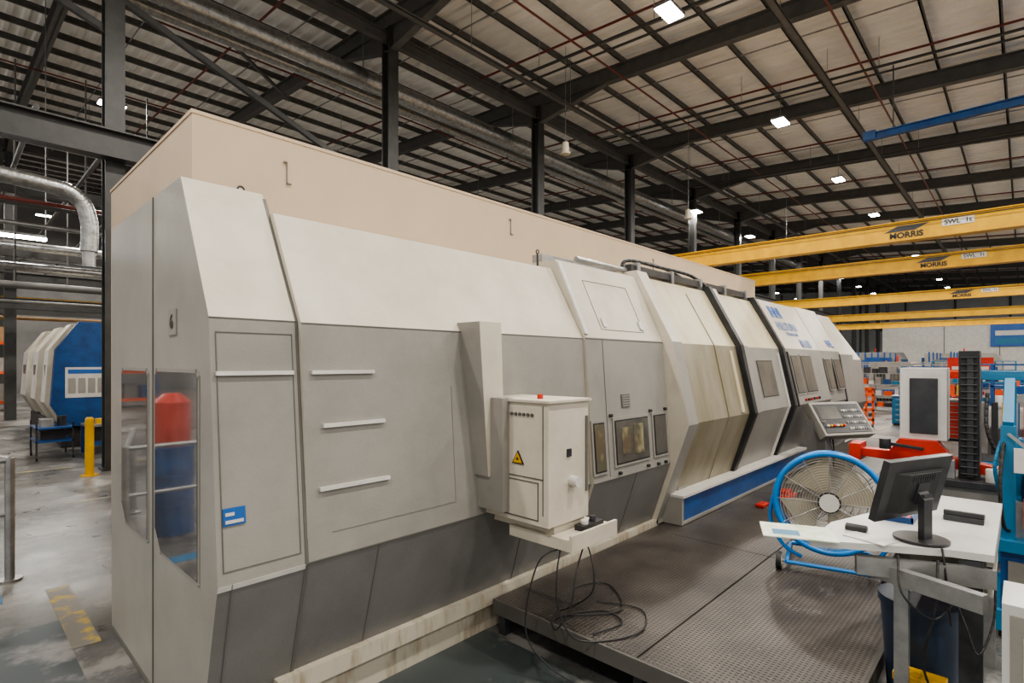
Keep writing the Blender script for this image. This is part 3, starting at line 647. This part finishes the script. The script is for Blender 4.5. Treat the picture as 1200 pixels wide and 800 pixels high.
b.curve([(-6,11.0,4.85),(-1,11.0,4.80),(1.0,11.0,4.72),(1.5,11.0,4.6),(1.66,11.0,4.25),(1.66,11.0,3.75)],.12,alu,14,8); b.cyl((1.66,11,3.5),(1.66,11,3.8),.09,steel,14)
b.done()
b=B('service_pipes')
for y,z,r,m in ((14,5.0,.04,rafter),(14.4,4.7,.05,steel),(15,5.3,.05,redpipe),(17,4.2,.09,alu),(19,5.0,.12,alu),(21,3.7,.06,rafter),(23,4.4,.12,rafter),(25,5.2,.10,steel),(27,3.6,.07,brown)):
    b.cyl((XA+.2,y,z),(9,y,z),r,m,10)
for y,z in ((18,6.3),(24,5.6),(24,3.9),(29,6.2),(31.5,4.2),(36,5),(36,7)): b.ibeam((XA+.2,y,z),(12,y,z),.2,.35,colm)
for i in range(7):
    x=-4+i*1.3; b.cyl((x,13,6.6),(x,40,6.6),.05,rafter,8); b.bar((x,17,4.2),(x,17,9),.03,.03,rafter); b.bar((x+.4,23,4.4),(x+.4,23,9),.04,.04,rafter)
for x,y in ((-.5,20),(1.5,25),(-1,26.5),(0,34),(2,37.2)): b.box(x,x+.3,y,y+.3,0,8,colm)
b.done()
b=B('yellow_hoist_girder'); b.box(-10,8,26,26.2,4.0,4.3,yellow)
for x in (-9,7): b.box(x,x+.2,26,26.2,0,4,yellow)
b.done()
def rack(name,x,y,h=4):
    b=B(name)
    for i in range(4):
        for yy in (y,y+1): b.box(x+i*2,x+i*2+.08,yy,yy+.08,0,h,bluep)
    for z in [.3+1.2*k for k in range(int(h/1.2))]:
        b.box(x,x+6.1,y,y+1.08,z,z+.1,orange)
        for i in range(9): b.box(x+.15+i*.66,x+.6+i*.66,y+.1,y+.9,z+.1,z+.5+.3*random.random(),random.choice([brown,white,lgrey,bluep,mgrey]))
    b.done()
rack('storage_rack',-4,30); rack('storage_rack.001',-5,38); rack('storage_rack.004',-5,28.0,2.6)
rack('storage_rack.002',38,6.2,2.6); rack('storage_rack.003',40,3.0,2.6)
b=B('strip_light'); b.box(.2,1.8,17.4,17.6,4.95,5.0,lamp); b.box(.2,1.8,17.38,17.62,5.0,5.06,steel); b.box(.2,.22,17.5,17.52,5.06,11,steel); b.box(1.78,1.8,17.5,17.52,5.06,11,steel); b.done()
b=B('floor_markings')
b.box(.62,.78,4.7,6.1,0.001,.003,yl); b.box(-3,.62,2.5,5.3,0.001,.002,gp); b.box(-.3,.35,6.0,6.2,.001,.003,bl); b.box(1.2,6,9.6,9.7,.001,.003,yl); b.box(-3,1.7,12.9,13.0,.001,.003,yl)
b.box(.9,2.74,-2,2.86,.001,.002,gp); b.box(15.5,60,3.0,3.12,.001,.003,yl); b.done()

# ---------------------------------------------------------------- world & camera
w=D.worlds.new('World'); S.world=w; w.use_nodes=True
bg=w.node_tree.nodes['Background']; bg.inputs[0].default_value=(1,.965,.92,1); bg.inputs[1].default_value=.95
cam=D.cameras.new('Camera'); co=D.objects.new('Camera',cam); S.collection.objects.link(co); S.camera=co
cam.sensor_width=36; cam.lens=36*634/1200; cam.shift_y=25/1200; cam.clip_end=300
co.location=(0,0,1.95); co.rotation_euler=(math.radians(90),0,math.radians(43.4-90))
